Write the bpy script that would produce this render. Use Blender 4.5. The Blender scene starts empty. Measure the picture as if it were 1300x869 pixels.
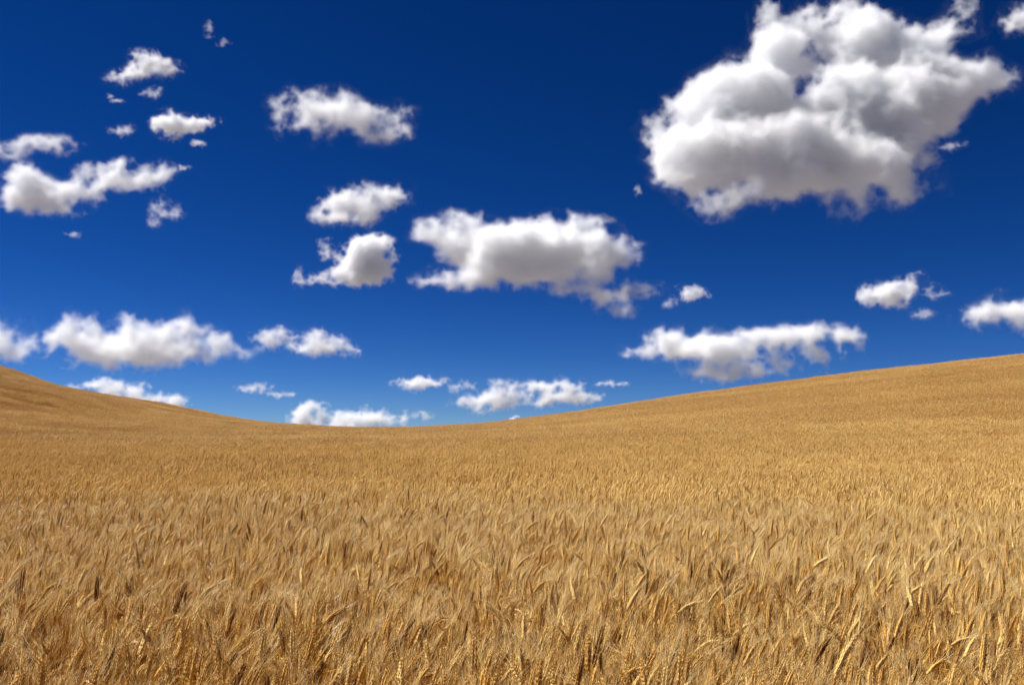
import bpy, math
import numpy as np
from mathutils import Vector, Matrix, Euler

# ------------------------------------------------------------------ camera
sc = bpy.context.scene
COL = sc.collection
W, H, F = 1300.0, 869.0, 1126.0            # photograph size and focal length in its pixels
EYE = 1.62
PITCH = math.radians(5.85)
cam = bpy.data.cameras.new('camera'); camo = bpy.data.objects.new('camera', cam); COL.objects.link(camo)
cam.sensor_width = 36.0; cam.lens = 36.0 * F / W; cam.clip_start = 0.05; cam.clip_end = 150000.0
camo.location = (0, 0, EYE); camo.rotation_euler = (math.radians(90) + PITCH, 0, 0)
sc.camera = camo

# ------------------------------------------------------------------ sky and sun
SUN_EL, SUN_AZ = math.radians(54), math.radians(-72)      # azimuth from the view direction (+Y) towards +X
w = bpy.data.worlds.new('World'); sc.world = w; w.use_nodes = True
nt = w.node_tree; bg = nt.nodes['Background']
sky = nt.nodes.new('ShaderNodeTexSky'); sky.sky_type = 'NISHITA'; sky.sun_disc = False
sky.sun_elevation = SUN_EL; sky.sun_rotation = SUN_AZ
sky.altitude = 0; sky.air_density = 0.5; sky.dust_density = 0.0; sky.ozone_density = 10.0
gam = nt.nodes.new('ShaderNodeGamma'); gam.inputs['Gamma'].default_value = 1.28
hsv = nt.nodes.new('ShaderNodeHueSaturation'); hsv.inputs['Saturation'].default_value = 1.11; hsv.inputs['Hue'].default_value = 0.507
nt.links.new(sky.outputs[0], gam.inputs[0]); nt.links.new(gam.outputs[0], hsv.inputs['Color'])
nt.links.new(hsv.outputs[0], bg.inputs['Color']); hsv.inputs['Value'].default_value = 0.268; bg.inputs['Strength'].default_value = 0.1
sl = bpy.data.lights.new('sun', 'SUN'); so = bpy.data.objects.new('sun', sl); COL.objects.link(so)
sl.energy = 5.0; sl.angle = math.radians(0.5); sl.color = (1.0, 0.975, 0.935)
so.rotation_euler = Vector((math.sin(SUN_AZ) * math.cos(SUN_EL), math.cos(SUN_AZ) * math.cos(SUN_EL), math.sin(SUN_EL))).to_track_quat('Z', 'Y').to_euler()
so.location = (0, 0, 50)
vs = sc.view_settings
vs.view_transform = 'Standard'; vs.look = 'None'; vs.exposure = 0.68; vs.gamma = 1.0; vs.use_curve_mapping = False
cy = sc.cycles
cy.use_denoising = True; cy.use_adaptive_sampling = True; cy.adaptive_threshold = 0.038
cy.max_bounces = 16; cy.diffuse_bounces = 3; cy.glossy_bounces = 2; cy.transmission_bounces = 3
cy.volume_bounces = 10; cy.transparent_max_bounces = 64; cy.volume_step_rate = 4.0; cy.sample_clamp_indirect = 6.0

R = np.random.default_rng(11)
DO_CLOUDS, DO_WHEAT = True, True

# ------------------------------------------------------------------ helpers
def tag(o, label=None, cat=None, group=None, kind=None):
    for k, v in (('label', label), ('category', cat), ('group', group), ('kind', kind)):
        if v: o[k] = v
    return o

def mesh(name, V, Fc, mats=(), smooth=False):
    me = bpy.data.meshes.new(name)
    V = np.asarray(V, np.float32); n = len(V)
    me.vertices.add(n); me.vertices.foreach_set('co', V.ravel())
    if isinstance(Fc, np.ndarray):
        k = Fc.shape[1]; flat = Fc.ravel(); starts = np.arange(0, len(flat), k); tot = np.full(len(Fc), k)
    else:
        tot = np.array([len(f) for f in Fc]); flat = np.array([i for f in Fc for i in f]); starts = np.concatenate([[0], np.cumsum(tot)[:-1]])
    me.loops.add(len(flat)); me.loops.foreach_set('vertex_index', flat.astype(np.int32))
    me.polygons.add(len(tot)); me.polygons.foreach_set('loop_start', starts.astype(np.int32))
    me.polygons.foreach_set('loop_total', tot.astype(np.int32))
    if smooth: me.polygons.foreach_set('use_smooth', np.ones(len(tot), bool))
    me.update(calc_edges=True)
    for m in mats: me.materials.append(m)
    return me

def obj(name, data, parent=None):
    o = bpy.data.objects.new(name, data); COL.objects.link(o)
    if parent is not None: o.parent = parent
    return o

PERM = np.random.default_rng(3).permutation(256).astype(np.int64)
GR = np.random.default_rng(4).normal(size=(256, 3)).astype(np.float32); GR /= np.linalg.norm(GR, axis=1)[:, None]

def noise2(x, y, seed=0.):
    """value noise, smooth, about -1..1"""
    x = np.asarray(x, float) + seed * 7.31; y = np.asarray(y, float) + seed * 3.77
    xi = np.floor(x).astype(np.int64); yi = np.floor(y).astype(np.int64)
    xf = x - xi; yf = y - yi; u = xf * xf * (3 - 2 * xf); v = yf * yf * (3 - 2 * yf)
    def h(a, b): return PERM[(PERM[a & 255] + b) & 255] / 127.5 - 1
    return (h(xi, yi) * (1 - u) + h(xi + 1, yi) * u) * (1 - v) + (h(xi, yi + 1) * (1 - u) + h(xi + 1, yi + 1) * u) * v

# ------------------------------------------------------------------ materials
def principled(name, col, rough=0.6, spec=0.3):
    m = bpy.data.materials.new(name); m.use_nodes = True
    b = m.node_tree.nodes['Principled BSDF']
    b.inputs['Base Color'].default_value = (*col, 1); b.inputs['Roughness'].default_value = rough
    b.inputs['Specular IOR Level'].default_value = spec
    return m, m.node_tree, b

def straw(name, dark, light, rough, spec, tone_attr=False, trans=0.0):
    """dry wheat: tone drawn per plant, slow drift over the field, fine grain"""
    m, t, b = principled(name, light, rough, spec)
    L = t.links
    oi = t.nodes.new('ShaderNodeObjectInfo')
    mix = t.nodes.new('ShaderNodeMix'); mix.data_type = 'RGBA'
    mix.inputs[6].default_value = (*dark, 1); mix.inputs[7].default_value = (*light, 1)
    if tone_attr:
        a = t.nodes.new('ShaderNodeAttribute'); a.attribute_name = 'tone'
        src = a.outputs['Fac']
    else:
        src = oi.outputs['Random']
    # slow drift across the field: ripeness differs in long patches that follow the drill rows
    vm = t.nodes.new('ShaderNodeVectorMath'); vm.operation = 'MULTIPLY'; vm.inputs[1].default_value = (0.05, 0.16, 0.0)
    L.new(oi.outputs['Location'], vm.inputs[0])
    nz = t.nodes.new('ShaderNodeTexNoise'); nz.inputs['Scale'].default_value = 1.0; nz.inputs['Detail'].default_value = 3.0
    L.new(vm.outputs[0], nz.inputs['Vector'])
    ma = t.nodes.new('ShaderNodeMath'); ma.operation = 'MULTIPLY_ADD'; ma.inputs[1].default_value = 1.5; ma.inputs[2].default_value = -0.72
    L.new(nz.outputs['Fac'], ma.inputs[0])
    ad = t.nodes.new('ShaderNodeMath'); ad.operation = 'ADD'; ad.use_clamp = True
    L.new(src, ad.inputs[0]); L.new(ma.outputs[0], ad.inputs[1]); L.new(ad.outputs[0], mix.inputs[0])
    L.new(mix.outputs[2], b.inputs['Base Color'])
    if trans:
        tr = t.nodes.new('ShaderNodeBsdfTranslucent'); L.new(mix.outputs[2], tr.inputs['Color'])
        ms = t.nodes.new('ShaderNodeMixShader'); ms.inputs[0].default_value = trans
        L.new(b.outputs[0], ms.inputs[1]); L.new(tr.outputs[0], ms.inputs[2])
        L.new(ms.outputs[0], t.nodes['Material Output'].inputs['Surface'])
    return m

M = {}
M['ear_straw'] = straw('ear_straw', (0.60, 0.36, 0.10), (0.86, 0.62, 0.23), 0.50, 0.22)
M['ear_gold'] = straw('ear_gold', (0.50, 0.26, 0.05), (0.77, 0.48, 0.13), 0.50, 0.22)
M['ear_russet'] = straw('ear_russet', (0.20, 0.08, 0.012), (0.36, 0.17, 0.032), 0.55, 0.3)
M['awn'] = straw('awn', (0.68, 0.43, 0.14), (0.90, 0.70, 0.32), 0.35, 0.5, trans=0.3)
M['stem'] = straw('stem', (0.50, 0.25, 0.040), (0.74, 0.45, 0.096), 0.42, 0.3)
M['leaf'] = straw('leaf', (0.46, 0.23, 0.040), (0.76, 0.49, 0.120), 0.55, 0.3, trans=0.22)
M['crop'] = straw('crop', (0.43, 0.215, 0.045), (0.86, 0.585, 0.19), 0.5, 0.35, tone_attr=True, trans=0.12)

def soil():
    m, t, b = principled('soil', (0.2, 0.12, 0.06), 0.95, 0.1)
    tc = t.nodes.new('ShaderNodeTexCoord')
    n1 = t.nodes.new('ShaderNodeTexNoise'); n1.inputs['Scale'].default_value = 9.0; n1.inputs['Detail'].default_value = 6.0
    n2 = t.nodes.new('ShaderNodeTexNoise'); n2.inputs['Scale'].default_value = 0.05; n2.inputs['Detail'].default_value = 4.0
    r = t.nodes.new('ShaderNodeValToRGB')
    r.color_ramp.elements[0].color = (0.22, 0.12, 0.04, 1); r.color_ramp.elements[1].color = (0.46, 0.28, 0.09, 1)
    mm = t.nodes.new('ShaderNodeMath'); mm.operation = 'MULTIPLY_ADD'; mm.inputs[1].default_value = 0.5; mm.inputs[2].default_value = 0.0
    L = t.links
    L.new(tc.outputs['Object'], n1.inputs['Vector']); L.new(tc.outputs['Object'], n2.inputs['Vector'])
    L.new(n1.outputs['Fac'], mm.inputs[0]); s = t.nodes.new('ShaderNodeMath'); s.operation = 'MULTIPLY_ADD'; s.inputs[1].default_value = 0.6
    L.new(n2.outputs['Fac'], s.inputs[0]); L.new(mm.outputs[0], s.inputs[2]); L.new(s.outputs[0], r.inputs['Fac'])
    # beyond the swells, unseen: invented field patchwork, greyed to cool light bounced onto clouds
    vo = t.nodes.new('ShaderNodeTexVoronoi'); vo.inputs['Scale'].default_value = 0.003; L.new(tc.outputs['Object'], vo.inputs['Vector'])
    r2 = t.nodes.new('ShaderNodeValToRGB'); sx_ = t.nodes.new('ShaderNodeSeparateColor')
    r2.color_ramp.elements[0].color = (0.10, 0.09, 0.08, 1); r2.color_ramp.elements[1].color = (0.28, 0.235, 0.20, 1)
    L.new(vo.outputs['Color'], sx_.inputs[0]); L.new(sx_.outputs[0], r2.inputs['Fac'])
    ln = t.nodes.new('ShaderNodeVectorMath'); ln.operation = 'LENGTH'; L.new(tc.outputs['Object'], ln.inputs[0])
    gt_ = t.nodes.new('ShaderNodeMapRange'); gt_.inputs[1].default_value = 150; gt_.inputs[2].default_value = 170; L.new(ln.outputs['Value'], gt_.inputs[0])
    mx_ = t.nodes.new('ShaderNodeMix'); mx_.data_type = 'RGBA'; L.new(gt_.outputs[0], mx_.inputs[0]); L.new(r.outputs['Color'], mx_.inputs[6]); L.new(r2.outputs['Color'], mx_.inputs[7])
    L.new(mx_.outputs[2], b.inputs['Base Color'])
    bp = t.nodes.new('ShaderNodeBump'); bp.inputs['Strength'].default_value = 0.6; bp.inputs['Distance'].default_value = 0.05
    L.new(n1.outputs['Fac'], bp.inputs['Height']); L.new(bp.outputs[0], b.inputs['Normal'])
    return m
M['soil'] = soil()

# ------------------------------------------------------------------ ground: a shallow valley between two swells
CROP = 0.93                                     # height of the crop
SKYLINE = np.array([(-160, 425), (0, 467), (60, 482), (100, 491), (160, 505), (240, 520.5), (320, 533), (400, 541), (480, 544), (540, 543), (600, 539),
                    (680, 531), (760, 519), (840, 506.5), (920, 495), (1000, 484), (1080, 474), (1160, 465), (1240, 457), (1300, 450), (1460, 436)], float)
CREST = 92.0
def dirs(px, py):
    x = (px - W / 2) / F; v = -(py - H / 2) / F
    y = math.cos(PITCH) - v * math.sin(PITCH); z = math.sin(PITCH) + v * math.cos(PITCH)
    return x / y, z / y                         # slopes per metre of depth
SX, SZ = np.array([dirs(a, b) for a, b in SKYLINE]).T
KX = SX * CREST                                 # where each skyline point crosses the crest line
KH = EYE + SZ * CREST - CROP - 0.02             # ground height needed there
def profile(y):
    t = np.clip((np.asarray(y, float) - 9.0) / (CREST - 9.0), 0, None)
    up = t * t * (3 - 2 * t)
    return np.where(t < 1, up, np.maximum(1 - 2.2 * (t - 1) ** 2, -3 + 4 / (1 + 0.3 * np.abs(t - 1))) * (t < 1.9) + (t >= 1.9) * -0.8)
def ground_z(x, y):
    x = np.asarray(x, float); y = np.asarray(y, float)
    a = sum(np.interp(x + o, KX, KH) for o in (-6, -3, 0, 3, 6)) / 5
    far = np.abs(x) > 66
    a = np.where(far, a * np.exp(-((np.abs(x) - 66) / 90.0) ** 2), a)
    roll = 0.05 * noise2(x / 9, y / 9, 1) + 0.12 * noise2(x / 37, y / 37, 2)
    near = np.clip((y - 6) / 30, 0, 1) * np.clip((260 - y) / 60, 0, 1) * (np.abs(x) < 260)
    p = profile(y)
    z = a * p + roll * near * np.clip(1.3 - np.abs(p), 0.15, 1)
    return np.where(y > 260, -7 + 0 * z, np.where(y > 150, z * (260 - y) / 110 - 7 * (y - 150) / 110, z))
# crest correction: make the swell meet the photographed skyline along each sight line
for _ in range(6):
    ys = np.arange(20, 130, 1.0)
    best = np.array([np.max((ground_z(s * ys, ys) + CROP - EYE) / ys) for s in SX])
    KH = KH + (SZ - best) * CREST * 0.9

gx = np.concatenate([-np.geomspace(40000, 110, 16), np.arange(-100, 101, 1.5), np.geomspace(110, 40000, 16)])
gy = np.concatenate([-np.geomspace(40000, 20, 14), np.arange(-15, 160, 1.5), np.geomspace(165, 60000, 18)])
GX, GY = np.meshgrid(gx, gy, indexing='ij')
GZ = ground_z(GX, GY)
ix = np.arange(len(gx) * len(gy)).reshape(len(gx), len(gy))
quads = np.stack([ix[:-1, :-1], ix[1:, :-1], ix[1:, 1:], ix[:-1, 1:]], -1).reshape(-1, 4)
g = obj('ground', mesh('ground', np.stack([GX, GY, GZ], -1).reshape(-1, 3), quads, [M['soil']], True))
tag(g, 'straw littered brown soil rolling up to two low swells under the crop', 'ground', None, 'structure')

# ------------------------------------------------------------------ clouds
def perlin(xs, ys, zs):
    def prep(a):
        i = np.floor(a).astype(np.int64); f = (a - i).astype(np.float32)
        return i, f, f * f * f * (f * (f * 6 - 15) + 10)
    xi, xf, xu = prep(xs); yi, yf, yu = prep(ys); zi, zf, zu = prep(zs)
    out = 0
    for dx in (0, 1):
        hx = PERM[(xi + dx) & 255]; wx = (xu if dx else 1 - xu)[:, None, None]; fx = (xf - dx)[:, None, None]
        for dy in (0, 1):
            hy = PERM[(hx[:, None] + (yi + dy)[None, :]) & 255]; wy = (yu if dy else 1 - yu)[None, :, None]; fy = (yf - dy)[None, :, None]
            for dz in (0, 1):
                h = PERM[(hy[:, :, None] + (zi + dz)[None, None, :]) & 255]
                out = out + (GR[h, 0] * fx + GR[h, 1] * fy + GR[h, 2] * (zf - dz)[None, None, :]) * (wx * wy * (zu if dz else 1 - zu)[None, None, :])
    return out

def surface_nets(f):
    sh = f.shape; nx, ny, nz = sh; ins = f > 0
    c = np.zeros((nx - 1, ny - 1, nz - 1), np.int8)
    cor = [(a, b, d) for a in (0, 1) for b in (0, 1) for d in (0, 1)]
    for a, b, d in cor: c += ins[a:nx - 1 + a, b:ny - 1 + b, d:nz - 1 + d]
    act = (c > 0) & (c < 8); idx = -np.ones(act.shape, np.int64); I = np.argwhere(act); idx[act] = np.arange(len(I))
    P = np.zeros((len(I), 3)); N = np.zeros(len(I))
    for a in cor:
        for ax in range(3):
            if a[ax]: continue
            b = list(a); b[ax] = 1
            fa = f[I[:, 0] + a[0], I[:, 1] + a[1], I[:, 2] + a[2]]; fb = f[I[:, 0] + b[0], I[:, 1] + b[1], I[:, 2] + b[2]]
            m = (fa > 0) != (fb > 0); t = np.where(m, fa / np.where(m, fa - fb, 1), 0)
            p = np.tile(np.array(a, float), (len(I), 1)); p[:, ax] = t
            P += p * m[:, None]; N += m
    V = I + P / N[:, None]; Q = []
    for ax in range(3):
        s0 = [slice(1, n - 1) for n in sh]; s1 = list(s0); s0[ax] = slice(0, sh[ax] - 1); s1[ax] = slice(1, sh[ax])
        a0 = ins[tuple(s0)]; E = np.argwhere(a0 != ins[tuple(s1)]); up = a0[tuple(E.T)]
        off = np.ones(3, int); off[ax] = 0; E = E + off; u, v = (ax + 1) % 3, (ax + 2) % 3; q = []
        for du, dv in ((-1, -1), (0, -1), (0, 0), (-1, 0)):
            e = E.copy(); e[:, u] += du; e[:, v] += dv; q.append(idx[e[:, 0], e[:, 1], e[:, 2]])
        q = np.stack(q, 1); q[~up] = q[~up][:, ::-1]; Q.append(q)
    return V, np.concatenate(Q)

def mist_material():
    m = bpy.data.materials.new('mist'); m.use_nodes = True; t = m.node_tree; t.nodes.clear()
    o = t.nodes.new('ShaderNodeOutputMaterial'); tr = t.nodes.new('ShaderNodeBsdfTransparent'); df = t.nodes.new('ShaderNodeBsdfDiffuse')
    mx = t.nodes.new('ShaderNodeMixShader'); mx.inputs[0].default_value = 0.004
    t.links.new(tr.outputs[0], mx.inputs[1]); t.links.new(df.outputs[0], mx.inputs[2]); t.links.new(mx.outputs[0], o.inputs['Surface'])
    return m

def vapour_material(dens, grain, seed, erode):
    """white scattering vapour; its thin outer part is torn into shreds by noise"""
    m = bpy.data.materials.new('vapour'); m.use_nodes = True; t = m.node_tree; t.nodes.clear(); L = t.links
    o = t.nodes.new('ShaderNodeOutputMaterial'); v = t.nodes.new('ShaderNodeVolumeScatter')
    v.inputs['Color'].default_value = (0.999, 0.999, 0.999, 1); v.inputs['Anisotropy'].default_value = 0.15
    a = t.nodes.new('ShaderNodeAttribute'); a.attribute_name = 'density'
    tc = t.nodes.new('ShaderNodeTexCoord'); nz = t.nodes.new('ShaderNodeTexNoise'); nz.noise_dimensions = '4D'; nz.inputs['W'].default_value = seed * 3.1
    nz.inputs['Scale'].default_value = 1.0 / grain; nz.inputs['Detail'].default_value = 3.0; nz.inputs['Roughness'].default_value = 0.62
    L.new(tc.outputs['Object'], nz.inputs['Vector'])
    mr = t.nodes.new('ShaderNodeMapRange'); mr.inputs[1].default_value = 0.3; mr.inputs[2].default_value = 0.7; mr.inputs[3].default_value = 0.0; mr.inputs[4].default_value = erode
    L.new(nz.outputs['Fac'], mr.inputs[0])
    sb = t.nodes.new('ShaderNodeMath'); sb.operation = 'SUBTRACT'; L.new(a.outputs['Fac'], sb.inputs[0]); L.new(mr.outputs[0], sb.inputs[1])
    sc_ = t.nodes.new('ShaderNodeMath'); sc_.operation = 'MULTIPLY_ADD'; sc_.use_clamp = True; sc_.inputs[1].default_value = 1.5; sc_.inputs[2].default_value = 0.18; L.new(sb.outputs[0], sc_.inputs[0])
    gate = t.nodes.new('ShaderNodeMath'); gate.operation = 'MULTIPLY'; L.new(sc_.outputs[0], gate.inputs[0]); L.new(a.outputs['Fac'], gate.inputs[1])
    mm = t.nodes.new('ShaderNodeMath'); mm.operation = 'MULTIPLY'; mm.inputs[1].default_value = dens
    L.new(gate.outputs[0], mm.inputs[0]); L.new(mm.outputs[0], v.inputs['Density']); L.new(v.outputs[0], o.inputs['Volume'])
    return m

CEIL = 900.0                                    # height of the cloud layer
def cloud(label, blobs, tau=3.0, ragged=1.0, step=None, holes=(), seed=0, soft=0.85, lay_back=0.55, erode=0.5):
    """blobs: (x, y, rx, ry) lobes as seen from the field, each a solid lobe with depth; grown into one ragged body of vapour"""
    rb = np.random.default_rng(seed + 40); extra = []
    for x, y, rx, ry in blobs:                  # smaller knobs and torn scraps round each lobe
        for _ in range(4):
            t_ = rb.uniform(0, 2 * math.pi); q = rb.uniform(0.18, 0.42); rr = q * math.sqrt(rx * ry); u = rb.uniform(0.75, 1.05)
            extra.append((x + rx * u * math.cos(t_), y + ry * u * math.sin(t_), rr * rb.uniform(0.9, 1.7), rr * rb.uniform(0.6, 1.0)))
    size = float(np.median([min(b_[2:]) for b_ in blobs])); blobs = list(blobs) + [e_ for e_ in extra if min(e_[2:]) > 1.2]
    # the layer is level, so what is seen higher up is also further off: lay the lobes back along it
    y_mid = float(np.mean([b_[1] for b_ in blobs])); B = []
    for x, y, rx, ry in blobs:
        dy = lay_back * (y_mid - y) + rb.normal(0, 0.25) * math.sqrt(rx * ry); k_ = 1 + dy / F
        B.append(((x - W / 2) * k_ + W / 2, dy, -((y - H / 2) * k_ + H / 2), rx * k_, 0.62 * math.sqrt(rx * ry), ry * k_))
    B = np.array(B, float)
    cx = (B[:, 0] - B[:, 3]).min() * .5 + (B[:, 0] + B[:, 3]).max() * .5; cyy = -((B[:, 2] - B[:, 5]).min() * .5 + (B[:, 2] + B[:, 5]).max() * .5)
    sx, sz = dirs(cx, cyy)
    D = CEIL / max(sz, 0.075)                   # depth at which the layer is seen at that slope
    D /= math.cos(PITCH)
    amp = min(0.66 * size, 17) * ragged
    ext = max((B[:, 0] + B[:, 3]).max() - (B[:, 0] - B[:, 3]).min(), 1)
    if step is None: step = float(np.clip(ext / 130, 0.7, 2.1))
    pad = amp + 3 * step
    lo = (B[:, :3] - B[:, 3:]).min(0) - pad; hi = (B[:, :3] + B[:, 3:]).max(0) + pad
    ax = [np.arange(lo[i], hi[i] + step, step).astype(np.float32) for i in range(3)]
    X, Y, Z = ax[0][:, None, None], ax[1][None, :, None], ax[2][None, None, :]
    k = 0.2 * size; acc = np.zeros([len(a) for a in ax], np.float32)
    for b in B:
        r = np.sqrt(((X - b[0]) / b[3]) ** 2 + ((Y - b[1]) / b[4]) ** 2 + ((Z - b[2]) / b[5]) ** 2)
        acc += np.exp(np.clip((1 - r) * min(b[3:6]) / k, -30, 30))
    f = k * np.log(acc + 1e-12)
    for x, y, rx, ry in holes:
        r = np.sqrt((((X - W / 2) / (1 + Y / F) + W / 2 - x) / rx) ** 2 + (((Z + H / 2) / (1 + Y / F) - H / 2 + y) / ry) ** 2); f = f - np.clip(1.4 - r, 0, 1) * min(rx, ry) * 1.8
    n = np.zeros_like(f); a = 1.0; lam = size * 1.7; o = 0
    while lam > 2.0 * step and o < 6:
        s = seed * 17.3 + o * 31.7 + 5
        p = perlin(ax[0] / lam + s, ax[1] / lam + s * 1.3, ax[2] / lam + s * 0.7)
        n += a * (p * 1.35 + (0.30 - np.abs(p) * 1.2) * 0.5); a *= 0.68; lam *= 0.5; o += 1
    f = f + amp * n + amp * 0.02
    f[0] = f[-1] = f[:, 0] = f[:, -1] = f[:, :, 0] = f[:, :, -1] = -1
    V, Q = surface_nets(f)
    s = D / F
    V = (V * step + lo - np.array([cx, 0, -cyy])) * s
    ob = obj('cloud', mesh('cloud', V, Q, [M['mist']], True))
    d = Matrix.Rotation(PITCH, 3, 'X') @ Vector(((cx - W / 2) / F, 1, -(cyy - H / 2) / F))
    ob.location = Vector((0, 0, EYE)) + d * D; ob.rotation_euler = (PITCH, 0, 0)
    tag(ob, label, 'cloud', 'fair weather clouds scattered over the field')
    vd = bpy.data.volumes.new('vapour'); vo = obj('vapour', vd, ob)
    vd.materials.append(vapour_material(0.95 * tau / (size * s), min(0.5 * size, 11.0) * s, seed, erode))
    md = vo.modifiers.new('fill', 'MESH_TO_VOLUME'); md.object = ob; md.density = 1.0
    md.resolution_mode = 'VOXEL_SIZE'; md.voxel_size = step * s * 1.1; md.interior_band_width = min(soft * size, 14.0) * s
    return len(Q)

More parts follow.
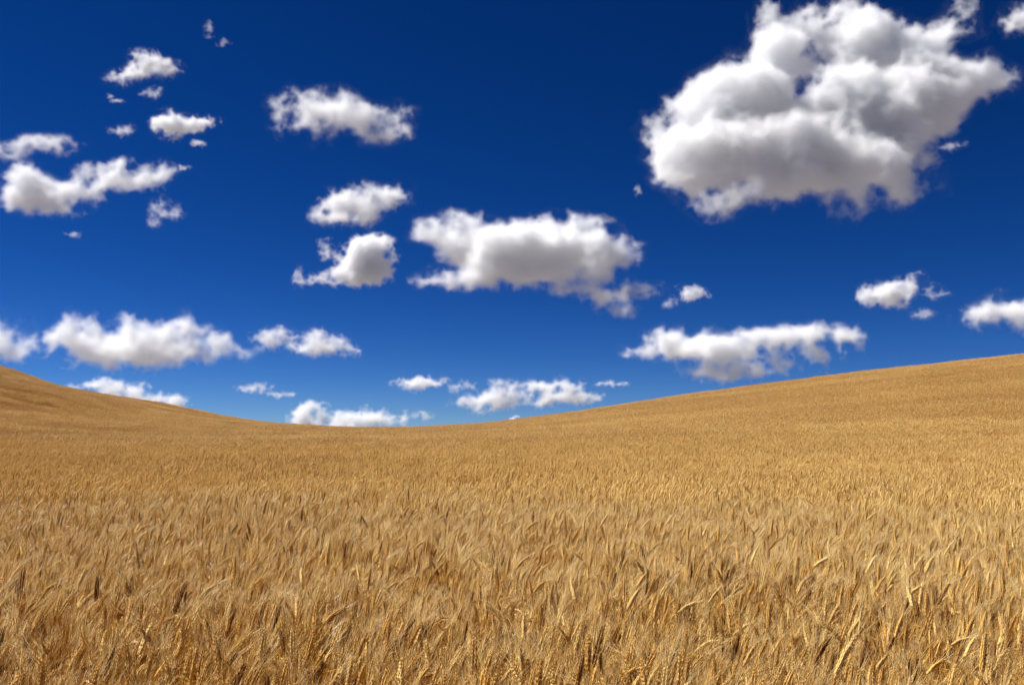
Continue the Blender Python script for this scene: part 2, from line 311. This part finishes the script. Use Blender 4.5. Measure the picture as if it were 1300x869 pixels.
if DO_CLOUDS:
    M['mist'] = mist_material()
    C = [
     ('huge ragged cumulus with a grey belly and torn plumes, the largest cloud in the sky',
      [(868, 190, 46, 52), (900, 150, 52, 48), (955, 125, 62, 58), (920, 212, 66, 36), (990, 190, 88, 48), (998, 78, 40, 48), (1008, 26, 30, 34), (985, 100, 34, 34),  (1080, 145, 82, 60),
       (1108, 75, 50, 52), (1092, 32, 36, 34), (1150, 110, 62, 52), (1190, 125, 40, 36), (1235, 103, 38, 14), (1256, 96, 20, 9), (1205, 62, 22, 26), (1218, 18, 18, 10), (1180, 75, 40, 30), (1060, 205, 62, 36), (1100, 215, 55, 30),
       (1130, 190, 48, 38), (1080, 240, 28, 24), (1140, 234, 38, 19), (1000, 216, 72, 22), (940, 235, 50, 18), (905, 256, 15, 9)], dict(tau=4.0, lay_back=0.75, erode=0.75, seed=3, ragged=0.85)),
     ('small grey scrap of cloud just beyond the torn top of the huge cumulus', [(1288, 26, 17, 14), (1306, 20, 16, 13)], {}),
     ('small humped white cloud trailing a thin tail of vapour', [(1108, 375, 20, 15), (1130, 374, 24, 19), (1150, 364, 17, 14), (1162, 354, 7, 6), (1178, 372, 14, 4), (1192, 370, 8, 4)], {}),
     ('tiny faint puff under the humped cloud with the thin tail', [(1171, 399, 13, 7)], dict(tau=0.76, ragged=1.0, soft=1.0, erode=0.3)),
     ('wedge shaped white cloud rising behind the high shoulder of the hill', [(1245, 402, 20, 13), (1270, 392, 28, 15), (1298, 386, 25, 12), (1305, 402, 25, 20), (1335, 398, 25, 20)], {}),
     ('long flat layered cloud hugging the rising slope of the hill',
      [(818, 444, 32, 13), (865, 438, 46, 20), (915, 442, 55, 20), (980, 430, 60, 17), (1040, 420, 42, 13), (1078, 426, 20, 10), (1094, 438, 10, 6), (900, 474, 34, 13), (955, 470, 32, 14), (1000, 462, 20, 9), (1040, 445, 24, 12), (1046, 468, 8, 6)], dict(tau=2.4)),
     ('small slanting puff off the ragged corner of the broad central cloud', [(880, 374, 22, 9), (866, 370, 9, 6)], dict(tau=1.8)),
     ('tiny dim shred beside the small slanting puff', [(852, 384, 9, 6)], dict(tau=0.69, ragged=1.0, soft=1.0, erode=0.3)),
     ('broad heaped cloud with a shaded middle and a ragged trailing corner',
      [(555, 292, 36, 17), (590, 280, 24, 16), (600, 312, 48, 34), (655, 310, 66, 34), (720, 312, 66, 34), (772, 322, 30, 30), (742, 282, 27, 9), (568, 354, 36, 12), (600, 348, 34, 16), (625, 342, 48, 20), (690, 358, 34, 11), (745, 365, 42, 15), (772, 384, 24, 11), (800, 366, 28, 8), (800, 398, 14, 5), (745, 346, 45, 15), (690, 344, 60, 18), (640, 350, 50, 14), (815, 368, 18, 7)], dict(tau=2.4)),
     ('ragged leaning cloud with two torn scraps on its side, under the small twin topped cloud',
      [(462, 332, 34, 32), (474, 308, 28, 13), (442, 350, 32, 13), (470, 352, 28, 12), (414, 316, 9, 12), (424, 330, 9, 8), (383, 350, 8, 12), (404, 358, 18, 4), (495, 342, 9, 4)], dict(tau=2.2)),
     ('compact bright cloud with two rounded tops', [(430, 262, 26, 22), (448, 248, 22, 13), (495, 247, 28, 13), (478, 258, 28, 13), (408, 270, 13, 9), (442, 280, 30, 9), (463, 265, 26, 16)], dict(tau=2.6, seed=71, ragged=0.8)),
     ('bright oblong cloud drifting alone in the deep blue', [(366, 145, 22, 24), (385, 132, 18, 16), (424, 130, 28, 17), (425, 148, 48, 20), (475, 150, 34, 18), (497, 158, 22, 15), (480, 170, 24, 10), (402, 172, 9, 8), (452, 150, 30, 20)], dict(tau=2.4)),
     ('small arched white cloud, the highest of the little group', [(192, 83, 28, 14), (206, 88, 16, 11), (172, 93, 18, 9), (149, 98, 16, 7)], {}),
     ('thin wisp hanging under the small arched cloud', [(193, 118, 11, 7), (200, 112, 6, 5)], dict(tau=0.63, ragged=1.0, soft=1.0, erode=0.3)),
     ('faint curl of vapour below the tapering end of the arched cloud', [(140, 123, 5, 4), (150, 128, 10, 3)], dict(tau=0.50, ragged=1.0, soft=1.0, erode=0.3)),
     ('small bright cloud with a forked tail, below the arched cloud', [(213, 158, 22, 18), (238, 161, 26, 11), (255, 150, 13, 6), (266, 156, 9, 4)], {}),
     ('tiny pale scrap beneath the forked tail', [(250, 182, 11, 5)], dict(tau=0.88, ragged=1.0, soft=1.0, erode=0.3)),
     ('little torn scrap beside the bright cloud with the forked tail', [(155, 167, 12, 7), (162, 163, 7, 6)], dict(tau=0.82, ragged=1.0, soft=1.0, erode=0.3)),
     ('thin streaked cloud over the clubbed cloud', [(50, 181, 38, 12), (82, 184, 15, 9), (22, 190, 22, 9), (10, 200, 18, 6), (-15, 188, 24, 9), (101, 181, 5, 3)], dict(tau=0.94, ragged=1.0, soft=1.0, erode=0.3)),
     ('clubbed cloud with a thick grey rounded end and a long white arm',
      [(42, 238, 32, 30), (52, 258, 34, 16), (22, 250, 20, 16), (82, 266, 14, 6), (88, 252, 24, 13), (110, 242, 30, 14), (145, 228, 40, 17), (188, 226, 32, 13), (208, 216, 13, 10), (142, 210, 24, 7)], dict(tau=2.6)),
     ('drooping wisp that hangs from the end of the long white arm', [(199, 272, 10, 15), (206, 258, 6, 8), (221, 271, 10, 8)], dict(tau=0.82, ragged=1.0, soft=1.0, erode=0.3)),
     ('faint fleck past the tip of the long white arm', [(235, 213, 9, 4)], dict(tau=0.63, ragged=1.0, soft=1.0, erode=0.3)),
     ('faint streak of vapour under the clubbed cloud', [(95, 297, 11, 4)], dict(tau=0.44, ragged=1.0, soft=1.0, erode=0.3)),
     ('long flat based cumulus with knobbly bright tops and a grey base, above the falling slope',
      [(92, 432, 30, 26), (128, 424, 44, 22), (165, 424, 40, 18), (190, 445, 70, 20), (220, 432, 40, 20), (160, 452, 70, 15), (262, 440, 32, 15), (245, 418, 7, 11), (298, 445, 22, 6)], dict(tau=2.6)),
     ('small rounded cloud leaning against the neat oblong puff', [(345, 430, 25, 13), (358, 423, 12, 9)], dict(tau=2.2)),
     ('neat oblong puff at the end of a row with the small rounded cloud', [(405, 440, 38, 14), (400, 430, 24, 11), (438, 441, 18, 11)], dict(tau=2.2)),
     ('rounded cloud next to the long knobbly cumulus, over the head of the falling slope', [(8, 428, 26, 22), (-25, 432, 32, 24), (24, 436, 14, 10)], dict(tau=2.4)),
     ('low white bank peeping over the falling slope', [(128, 489, 36, 9), (160, 495, 34, 11), (195, 508, 34, 10), (225, 510, 16, 7), (150, 510, 45, 12)], dict(tau=2.2)),
     ('thin pale pair of puffs joined by a neck, near the dip of the skyline', [(318, 494, 19, 6), (337, 490, 9, 5), (356, 500, 19, 5), (338, 498, 12, 3)], dict(tau=0.88, ragged=1.0, soft=1.0, erode=0.3)),
     ('low cumulus with a bright knobbly head sitting in the dip of the skyline',
      [(384, 528, 22, 17), (396, 516, 13, 9), (425, 532, 40, 12), (466, 524, 15, 9), (490, 532, 26, 10), (440, 542, 60, 10)], dict(tau=2.4)),
     ('little puff beside the low cumulus in the dip', [(535, 527, 17, 6)], dict(tau=1.01, ragged=1.0, soft=1.0, erode=0.3)),
     ('small lens shaped cloud before the chain of low clouds', [(535, 486, 33, 10), (515, 489, 16, 5)], dict(tau=1.9)),
     ('lumpy low cloud in the chain above the dip', [(600, 512, 30, 11), (632, 506, 36, 15), (636, 488, 18, 9), (590, 490, 15, 7)], dict(tau=2.0)),
     ('flat spreading low cloud at the end of the chain', [(690, 490, 28, 9), (718, 492, 20, 12), (712, 504, 42, 12), (690, 510, 28, 8), (750, 508, 18, 6), (668, 494, 10, 9)], dict(tau=1.9)),
     ('thin flat streak over the end of the chain of low clouds', [(775, 487, 21, 4)], dict(tau=0.69, ragged=1.0, soft=1.0, erode=0.3)),
     ('tiny white tip showing just over the crop on the skyline', [(648, 533, 9, 5)], dict(tau=4.0)),
     ('single dim fleck below the two joined flecks high in the blue', [(283, 55, 7, 5)], dict(tau=0.35, ragged=1.0, soft=1.0, erode=0.3)),
     ('faint shred drifting under the torn tail of the huge cumulus', [(1205, 186, 12, 6), (1220, 184, 7, 4)], dict(tau=0.5, ragged=1.0, soft=1.0, erode=0.3)),
     ('tiny upright shred off the bright shoulder of the huge cumulus', [(809, 241, 4, 8)], dict(tau=0.6, ragged=1.0, soft=1.0, erode=0.3)),
     ('two dim flecks joined high in the empty blue', [(265, 38, 6, 9), (268, 28, 5, 5)], dict(tau=0.32, ragged=1.0, soft=1.0, erode=0.3)),
    ]
    tot = 0
    for i, (lab, bl, kw) in enumerate(C): tot += cloud(lab, bl, **{'seed': i + 1, **kw})
    print('cloud quads', tot)
# ------------------------------------------------------------------ wheat
class MB:
    """collects tapered tubes, spindles and ribbons with a tone per vertex"""
    def __init__(s): s.V = []; s.F = []; s.T = []; s.n = 0
    def add(s, v, f, tone=0.5):
        s.V.append(np.asarray(v, float)); s.F += [tuple(i + s.n for i in q) for q in f]; s.T.append(np.full(len(v), tone)); s.n += len(v)
    def tube(s, pts, rad, sides=3, tone=0.5, tip=True):
        pts = np.asarray(pts, float); n = len(pts); d = np.gradient(pts, axis=0); d /= np.linalg.norm(d, axis=1)[:, None] + 1e-12
        ref = np.array([0.13, 0.97, 0.21]); a = np.cross(d, ref); a /= np.linalg.norm(a, axis=1)[:, None] + 1e-12; b = np.cross(d, a)
        v = []; f = []
        m = n - 1 if tip else n
        for i in range(m):
            for k in range(sides):
                w_ = 2 * math.pi * k / sides; v.append(pts[i] + rad[i] * (a[i] * math.cos(w_) + b[i] * math.sin(w_)))
        for i in range(m - 1):
            for k in range(sides): k2 = (k + 1) % sides; f.append((i * sides + k, i * sides + k2, (i + 1) * sides + k2, (i + 1) * sides + k))
        if tip:
            v.append(pts[-1]); t = len(v) - 1
            for k in range(sides): f.append(((m - 1) * sides + k, (m - 1) * sides + (k + 1) % sides, t))
        s.add(v, f, tone)
    def spindle(s, p, d, L, wa, wb, a, tone=0.5, rings=2, sides=4):
        d = d / np.linalg.norm(d); a = a - d * np.dot(a, d); a /= np.linalg.norm(a) + 1e-9; b = np.cross(d, a)
        v = [p]; f = []
        prof = {1: [(0.42, 1.0)], 2: [(0.25, 0.9), (0.62, 0.85)]}[rings]
        for t, r in prof:
            for k in range(sides):
                w_ = 2 * math.pi * (k + 0.5) / sides; v.append(p + d * L * t + a * wa * r * math.cos(w_) + b * wb * r * math.sin(w_))
        v.append(p + d * L); e = len(v) - 1
        for k in range(sides):
            k2 = (k + 1) % sides; f.append((0, 1 + k2, 1 + k))
            for i in range(len(prof) - 1): f.append((1 + i * sides + k, 1 + i * sides + k2, 1 + (i + 1) * sides + k2, 1 + (i + 1) * sides + k))
            f.append((1 + (len(prof) - 1) * sides + k, 1 + (len(prof) - 1) * sides + k2, e))
        s.add(v, f, tone)
    def ribbon(s, pts, wid, side, tone=0.5):
        v = []; f = []
        for i, p in enumerate(pts): v += [p - side[i] * wid[i], p + side[i] * wid[i]]
        for i in range(len(pts) - 1): f.append((2 * i, 2 * i + 1, 2 * i + 3, 2 * i + 2))
        s.add(v, f, tone)
    def data(s, name, mats):
        V = np.concatenate(s.V); me = mesh(name, V, s.F, mats)
        at = me.attributes.new('tone', 'FLOAT', 'POINT'); at.data.foreach_set('value', np.concatenate(s.T).astype(np.float32))
        return me

def spine(hgt, lean, nod, n=24, ear=0.10):
    """centre line of one plant, bending towards +X; returns points and the index where the ear starts"""
    L = hgt; t = np.linspace(0, 1, n)
    th = lean * t ** 1.3 + nod * np.clip((t - 0.72) / 0.28, 0, 1) ** 1.5
    ds = L / (n - 1); x = np.cumsum(np.sin(th)) * ds; z = np.cumsum(np.cos(th)) * ds
    P = np.stack([x - x[0], 0 * x, z - z[0]], 1)
    return P, th

def at_len(P, d):
    seg = np.linalg.norm(np.diff(P, axis=0), axis=1); c = np.concatenate([[0], np.cumsum(seg)])
    return np.stack([np.interp(d, c, P[:, i]) for i in range(3)], -1), c[-1]

def plant_meshes(rg, hgt, lean, nod, ear_len, tone_mat, awn_len):
    """full plant: (stem, ear, awns, leaf) meshes in plant space"""
    P, th = spine(hgt, lean, nod)
    _, L = at_len(P, np.array([0.]))
    stem = MB()
    sp, _ = at_len(P, np.linspace(0, L - ear_len * 0.97, 9)); stem.tube(sp, np.linspace(0.0019, 0.0011, 9), 4, tip=False)
    for q in (0.33, 0.62): p, _ = at_len(P, np.array([L * q - 0.006, L * q, L * q + 0.006])); stem.tube(p, [0.0018, 0.0027, 0.0017], 4, tip=False)
    ear = MB(); awns = MB()
    ns = 19; tw = rg.uniform(0, math.pi); fan = np.array([0, 1, 0])
    for i in range(ns):
        q = L - ear_len + ear_len * i / ns
        (p, p2), _ = at_len(P, np.array([q, q + 0.004])); d = (p2 - p) / np.linalg.norm(p2 - p)
        n1 = np.cross(d, fan); ca, sa = math.cos(tw), math.sin(tw); A = fan * ca + n1 * sa; Bv = -fan * sa + n1 * ca
        sgn = 1 if i % 2 else -1
        k = (0.72 + 0.5 * math.sin(math.pi * min(1, (i + 1.5) / (ns * 0.9)) ** 0.8)) * (0.75 if i > ns - 3 else 1)
        for j in (-1, 0, 1):
            dd = d + A * sgn * (0.22 if j else 0.16) + Bv * j * 0.17 + rg.normal(0, 0.05, 3)
            o = p + A * sgn * 0.0016 + Bv * j * 0.0013
            ear.spindle(o, dd, 0.0158 * k, 0.0020 * k, 0.0022 * k, A, 0.5, 2, 4)
            if (j == (1 if (i // 2) % 2 else -1)) or i == ns - 1:
                da = d + A * sgn * rg.uniform(0.12, 0.34) + Bv * j * rg.uniform(0.08, 0.3) + rg.normal(0, 0.05, 3)
                da /= np.linalg.norm(da); s0 = o + dd / np.linalg.norm(dd) * 0.0115 * k
                al = awn_len * rg.uniform(0.75, 1.1) * (0.75 + 0.25 * i / ns); bow = d * 0.12 * al
                awns.tube([s0, s0 + da * al * 0.5, s0 + da * al + bow * 0.4 + np.array([0, 0, -0.04 * al])], [0.00050, 0.00036, 0], 3)
    leaves = []
    for q0 in (0.52, 0.74):
        if rg.uniform() < 0.25 and q0 < 0.6: continue
        (p,), _ = at_len(P, np.array([L * q0])); az = rg.uniform(0, 2 * math.pi); out = np.array([math.cos(az), math.sin(az), 0.]); ll = rg.uniform(0.12, 0.22)
        up = rg.uniform(0.5, 1.3); pts = []; side = []; c = p.copy(); ang = up; sd = np.cross(out, [0, 0, 1.]); tws = rg.uniform(-1.5, 1.5)
        for i in range(7):
            pts.append(c.copy()); ca = tws * i / 6; nn = np.cross(sd, out * math.cos(ang) + np.array([0, 0, math.sin(ang)])); side.append(sd * math.cos(ca) + nn * math.sin(ca))
            c = c + (out * math.cos(ang) + np.array([0, 0, math.sin(ang)])) * ll / 6; ang -= rg.uniform(0.25, 0.55)
        leaf = MB(); leaves.append(leaf); leaf.ribbon(pts, [0.002, 0.0042, 0.0045, 0.004, 0.003, 0.002, 0.0004], side)
    return (stem.data('stem', [M['stem']]), ear.data('ear', [M[tone_mat]]), awns.data('awns', [M['awn']]), *[l_.data('leaf', [M['leaf']]) for l_ in leaves])

# postures seen in the photograph: (lean, nod, height factor, tone, words)
KINDS = [
 (0.07, 0.06, 1.03, 'ear_gold',   'golden wheat stalk with a straight bearded ear'),
 (0.06, 0.14, 1.00, 'ear_straw',  'pale straw wheat stalk with a nearly straight whiskered ear'),
 (0.09, 0.18, 1.00, 'ear_russet', 'dark russet wheat stalk with a nearly straight ear'),
 (0.20, 0.26, 1.00, 'ear_gold',   'golden wheat stalk with a slanted ear'),
 (0.23, 0.33, 1.02, 'ear_straw',  'pale straw wheat stalk with a slanted bearded ear'),
 (0.21, 0.38, 0.98, 'ear_russet', 'dark russet wheat stalk with a slanted ear'),
 (0.18, 0.62, 1.04, 'ear_straw',  'pale straw wheat stalk with a bowed ear'),
 (0.16, 0.68, 1.02, 'ear_gold',   'golden wheat stalk with a bowed ear'),
 (0.13, 0.95, 1.04, 'ear_straw',  'pale straw wheat stalk with an ear nodding almost level'),
 (0.04, 0.08, 0.94, 'ear_gold',   'golden wheat stalk with a stiff upright ear'),
 (0.24, 0.12, 0.97, 'ear_straw',  'pale straw wheat stalk tilted from its foot'),
 (0.10, 0.34, 1.00, 'ear_gold',   'golden wheat stalk with a gently curved neck'),
]
KP = np.array([.10, .11, .09, .15, .16, .08, .05, .05, .015, .05, .09, .07])

def hidden_collection(name, objs):
    c = bpy.data.collections.new(name)
    for o in objs: c.objects.link(o)
    return c

def scatter(name, pts, rot, scl, idx, coll, label, cat):
    me = mesh(name, pts, np.zeros((0, 3), int), ())
    for an, ty, key, arr in (('rot', 'FLOAT_VECTOR', 'vector', rot), ('scl', 'FLOAT', 'value', scl), ('pick', 'INT', 'value', idx)):
        at = me.attributes.new(an, ty, 'POINT'); at.data.foreach_set(key, np.asarray(arr, np.float32 if ty != 'INT' else np.int32).ravel())
    o = obj(name, me); tag(o, label, cat, None, 'stuff')
    gt = bpy.data.node_groups.new(name, 'GeometryNodeTree')
    gt.interface.new_socket('Geometry', in_out='INPUT', socket_type='NodeSocketGeometry'); gt.interface.new_socket('Geometry', in_out='OUTPUT', socket_type='NodeSocketGeometry')
    N = gt.nodes; L = gt.links
    gi = N.new('NodeGroupInput'); go = N.new('NodeGroupOutput'); ci = N.new('GeometryNodeCollectionInfo'); ip = N.new('GeometryNodeInstanceOnPoints')
    ci.inputs['Collection'].default_value = coll; ci.inputs['Separate Children'].default_value = True; ci.inputs['Reset Children'].default_value = True
    ip.inputs['Pick Instance'].default_value = True
    def attr(nm, ty):
        a = N.new('GeometryNodeInputNamedAttribute'); a.data_type = ty; a.inputs['Name'].default_value = nm; return a.outputs['Attribute']
    e2r = N.new('FunctionNodeEulerToRotation')
    L.new(gi.outputs[0], ip.inputs['Points']); L.new(ci.outputs[0], ip.inputs['Instance']); L.new(attr('pick', 'INT'), ip.inputs['Instance Index'])
    L.new(attr('rot', 'FLOAT_VECTOR'), e2r.inputs[0]); L.new(e2r.outputs[0], ip.inputs['Rotation']); L.new(attr('scl', 'FLOAT'), ip.inputs['Scale'])
    L.new(ip.outputs[0], go.inputs[0])
    md = o.modifiers.new('scatter', 'NODES'); md.node_group = gt
    return o

if DO_WHEAT:
    rg = np.random.default_rng(5)
    # --- near plants
    NV = 3                                           # shapes per kind
    parts = []; joined = []
    for k, (lean, nod, hf, tm, words) in enumerate(KINDS):
        for v in range(NV):
            pm = plant_meshes(rg, CROP * hf, lean * rg.uniform(0.75, 1.25), nod * rg.uniform(0.75, 1.25), rg.uniform(0.078, 0.102), tm, rg.uniform(0.055, 0.08))
            parts.append(pm)
            # one joined copy for the scatter
            vs_ = []; fs = []; mi = []; n0 = 0
            for s_, me in enumerate(pm):
                c = np.empty(len(me.vertices) * 3, np.float32); me.vertices.foreach_get('co', c); vs_.append(c.reshape(-1, 3))
                for p in me.polygons: fs.append(tuple(i + n0 for i in p.vertices)); mi.append(s_)
                n0 += len(me.vertices)
            jm = mesh('wheat_plant', np.concatenate(vs_), fs, [me.materials[0] for me in pm]); jm.polygons.foreach_set('material_index', np.array(mi, np.int32))
            joined.append(bpy.data.objects.new('scattered_%03d' % len(joined), jm))
    cnear = hidden_collection('near_wheat', joined)

    HALF = 0.5 * W / F
    def wedge(y0, y1, dens, margin):
        wid = HALF * y1 + margin; n = int((y1 - y0) * 2 * wid * dens)
        x = rg.uniform(-wid, wid, n); y = rg.uniform(y0, y1, n); keep = np.abs(x) < HALF * np.maximum(y, 0) + margin
        return x[keep], y[keep]
    def stand(x, y):
        """how tall the crop stands here"""
        return 1 + 0.045 * noise2(x / 0.55, y / 0.55, 5) + 0.05 * noise2(x / 1.7, y / 1.7, 6) + 0.03 * noise2(x / 6, y / 6, 7)
    NEAR = 11.5
    x, y = wedge(-1.2, NEAR, 430, 1.6)
    ok = (np.hypot(x, y) > 0.45) & (rg.uniform(size=len(x)) > np.clip((y - 8) / 3.5, 0, 1)); x, y = x[ok], y[ok]
    n = len(x); z = ground_z(x, y)
    kind = rg.choice(len(KINDS), n, p=KP / KP.sum()); var = rg.integers(0, NV, n)
    wind = 0.35 * noise2(x / 1.3, y / 1.3, 8) + 0.3 * noise2(x / 4, y / 4, 9)
    rz = np.where(rg.uniform(size=n) < 0.72, rg.normal(0.1, 0.75, n), rg.uniform(-math.pi, math.pi, n)) + wind
    rot = np.stack([rg.normal(0, 0.07, n), rg.normal(0.03, 0.07, n), rz], 1)
    scl = stand(x, y) * rg.normal(1.0, 0.055, n)
    pts = np.stack([x, y, z], 1); pick = kind * NV + var
    # the stalks that show largest: inside the frame, nearest, standing clear of their neighbours
    top = scl * np.array([kk[2] for kk in KINDS])[kind] * CROP
    sc_x = x / np.maximum(y, .1); vis = (np.abs(sc_x) < HALF * 0.99) & (y > 2.15) & (y < 4.6)
    row = (EYE - top) / np.maximum(y, .1); inframe = row < math.tan(math.atan(0.5 * H / F) - PITCH) + 0.02
    score = np.where(vis & inframe, (top - 0.8) / 0.1 - (y - 2.2) * 1.1, -99)
    chosen = np.argsort(-score)[:300]
    rest = np.ones(n, bool); rest[chosen] = False
    scatter('wheat', pts[rest], rot[rest], scl[rest], pick[rest], cnear, 'dense golden wheat filling the field in front', 'wheat')
    for i in chosen:
        e = obj('wheat_stalk', None); e.empty_display_size = 0.05
        e.location = pts[i]; e.rotation_euler = rot[i]; e.scale = (scl[i],) * 3
        way = (rz[i] + math.pi) % (2 * math.pi) - math.pi
        way = 'bent with the wind' if abs(way) < 0.9 else 'bent against the wind' if abs(way) > 2.24 else 'bent across the wind'
        tall = 'tall' if top[i] > 1.06 else 'middling' if top[i] > 1.01 else 'low'
        tag(e, '%s %s, %s' % (tall, KINDS[kind[i]][4], way), 'wheat', 'wheat stalks standing clear at the front of the field')
        st, ea, aw, *lfs = parts[pick[i]]
        obj('stem', st, e); eo = obj('ear', ea, e); tag(obj('awns', aw, eo), kind='stuff')
        for lf in lfs: obj('leaf', lf, e)

    # --- further crop, in small stands of many plants
    def stand_mesh(name, size, dens, detail):
        mb = MB(); n = int(size * size * dens)
        px = rg.uniform(-size / 2, size / 2, n); py = rg.uniform(-size / 2, size / 2, n)
        for a, b in zip(px, py):
            lean, nod, hf, tm, _ = KINDS[rg.choice(len(KINDS), p=KP / KP.sum())]
            P, th = spine(CROP * hf * rg.normal(1, 0.07), lean * rg.uniform(.7, 1.3), nod * rg.uniform(.7, 1.3), 16)
            az = rg.normal(0.1, 0.8) if rg.uniform() < 0.72 else rg.uniform(-math.pi, math.pi); ca, sa = math.cos(az), math.sin(az)
            P = np.stack([P[:, 0] * ca, P[:, 0] * sa, P[:, 2]], 1) + np.array([a, b, 0]); _, L = at_len(P, np.array([0.]))
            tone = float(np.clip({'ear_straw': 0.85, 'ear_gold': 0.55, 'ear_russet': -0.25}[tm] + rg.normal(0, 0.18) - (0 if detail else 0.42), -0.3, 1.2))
            el = rg.uniform(0.078, 0.102)
            if detail:
                q, _ = at_len(P, np.array([L * 0.30, L * 0.65, L - el])); mb.tube(q, [0.0019, 0.0016, 0.0012], 3, tone, tip=False)
                q, _ = at_len(P, np.linspace(L - el, L, 5)); mb.tube(q, [0.0026, 0.0052, 0.0056, 0.0042, 0], 4, tone)
                d0 = q[-1] - q[0]; d0 /= np.linalg.norm(d0)
                for j in range(9):
                    s0 = q[1] + (q[4] - q[1]) * rg.uniform(0, 1); da = d0 + rg.normal(0, 0.2, 3); da /= np.linalg.norm(da)
                    sd = np.cross(da, rg.normal(0, 1, 3)); sd /= np.linalg.norm(sd); e_ = s0 + da * rg.uniform(0.045, 0.075)
                    mb.add([s0 - sd * 0.0008, s0 + sd * 0.0008, e_], [(0, 1, 2)], tone + 0.35)
                if rg.uniform() < 0.5:
                    (c,), _ = at_len(P, np.array([L * rg.uniform(.5, .8)])); o_ = rg.normal(0, 1, 3); o_[2] = abs(o_[2]) * .4; o_ /= np.linalg.norm(o_); sd = np.cross(o_, [0, 0, 1.]); 
                    mb.ribbon([c, c + o_ * .07, c + o_ * .13 - np.array([0, 0, .03])], [.003, .0045, .0005], [sd, sd, sd], tone - .1)
            else:
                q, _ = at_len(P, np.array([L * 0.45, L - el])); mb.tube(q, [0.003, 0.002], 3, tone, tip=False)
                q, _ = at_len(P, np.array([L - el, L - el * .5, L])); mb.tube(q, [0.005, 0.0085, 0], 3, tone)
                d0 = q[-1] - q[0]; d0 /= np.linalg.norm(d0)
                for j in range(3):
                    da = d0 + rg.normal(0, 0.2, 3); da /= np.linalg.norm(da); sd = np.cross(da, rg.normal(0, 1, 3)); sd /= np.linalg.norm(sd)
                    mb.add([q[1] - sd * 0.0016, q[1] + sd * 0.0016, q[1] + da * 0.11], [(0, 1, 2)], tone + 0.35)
        return mb.data(name, [M['crop']])
    def lay(name, y0, y1, size, dens, detail, nvar, margin, label, fin):
        meshes = [bpy.data.objects.new('%s_%02d' % (name, i), stand_mesh(name, size * 1.06, dens, detail)) for i in range(nvar)]
        coll = hidden_collection(name, meshes)
        xs = np.arange(-HALF * y1 - margin, HALF * y1 + margin, size); ys_ = np.arange(y0 + size / 2, y1, size)
        X, Y = np.meshgrid(xs, ys_, indexing='ij'); X = X + rg.uniform(0, size, (1, X.shape[1])); X, Y = X.ravel(), Y.ravel()
        k = (np.abs(X) < HALF * Y + margin) & (rg.uniform(size=len(X)) < fin(Y)); X, Y = X[k], Y[k]
        h = 0.3; gxx = (ground_z(X + h, Y) - ground_z(X - h, Y)) / (2 * h); gyy = (ground_z(X, Y + h) - ground_z(X, Y - h)) / (2 * h)
        m = len(X); rt = np.stack([np.arctan(gyy) + rg.normal(0, .02, m), -np.arctan(gxx) + rg.normal(0, .02, m), rg.normal(0, 0.12, m)], 1)
        laid = np.where((X < -0.22 * Y - 2) & (Y > 26), np.clip(noise2(X / 16, Y / 3.2 + X * 0.03, 21) * 2.2 - 0.55, 0, 1), 0)      # wind-laid streaks across the slope
        scatter(name, np.stack([X, Y, ground_z(X, Y)], 1), rt, stand(X * 0.5, Y * 0.5) * rg.normal(1, 0.03, m) * (1 - 0.17 * laid), rg.integers(0, nvar, m), coll, label, 'wheat')
        print(name, m, sum(len(o.data.polygons) for o in meshes))
    lay('middle_wheat', 8.0, 37.0, 0.6, 400, True, 7, 3.0, 'dense golden wheat stretching across the middle of the field', lambda Y: np.minimum((Y - 8) / 3.5 + .12, (37 - Y) / 11))
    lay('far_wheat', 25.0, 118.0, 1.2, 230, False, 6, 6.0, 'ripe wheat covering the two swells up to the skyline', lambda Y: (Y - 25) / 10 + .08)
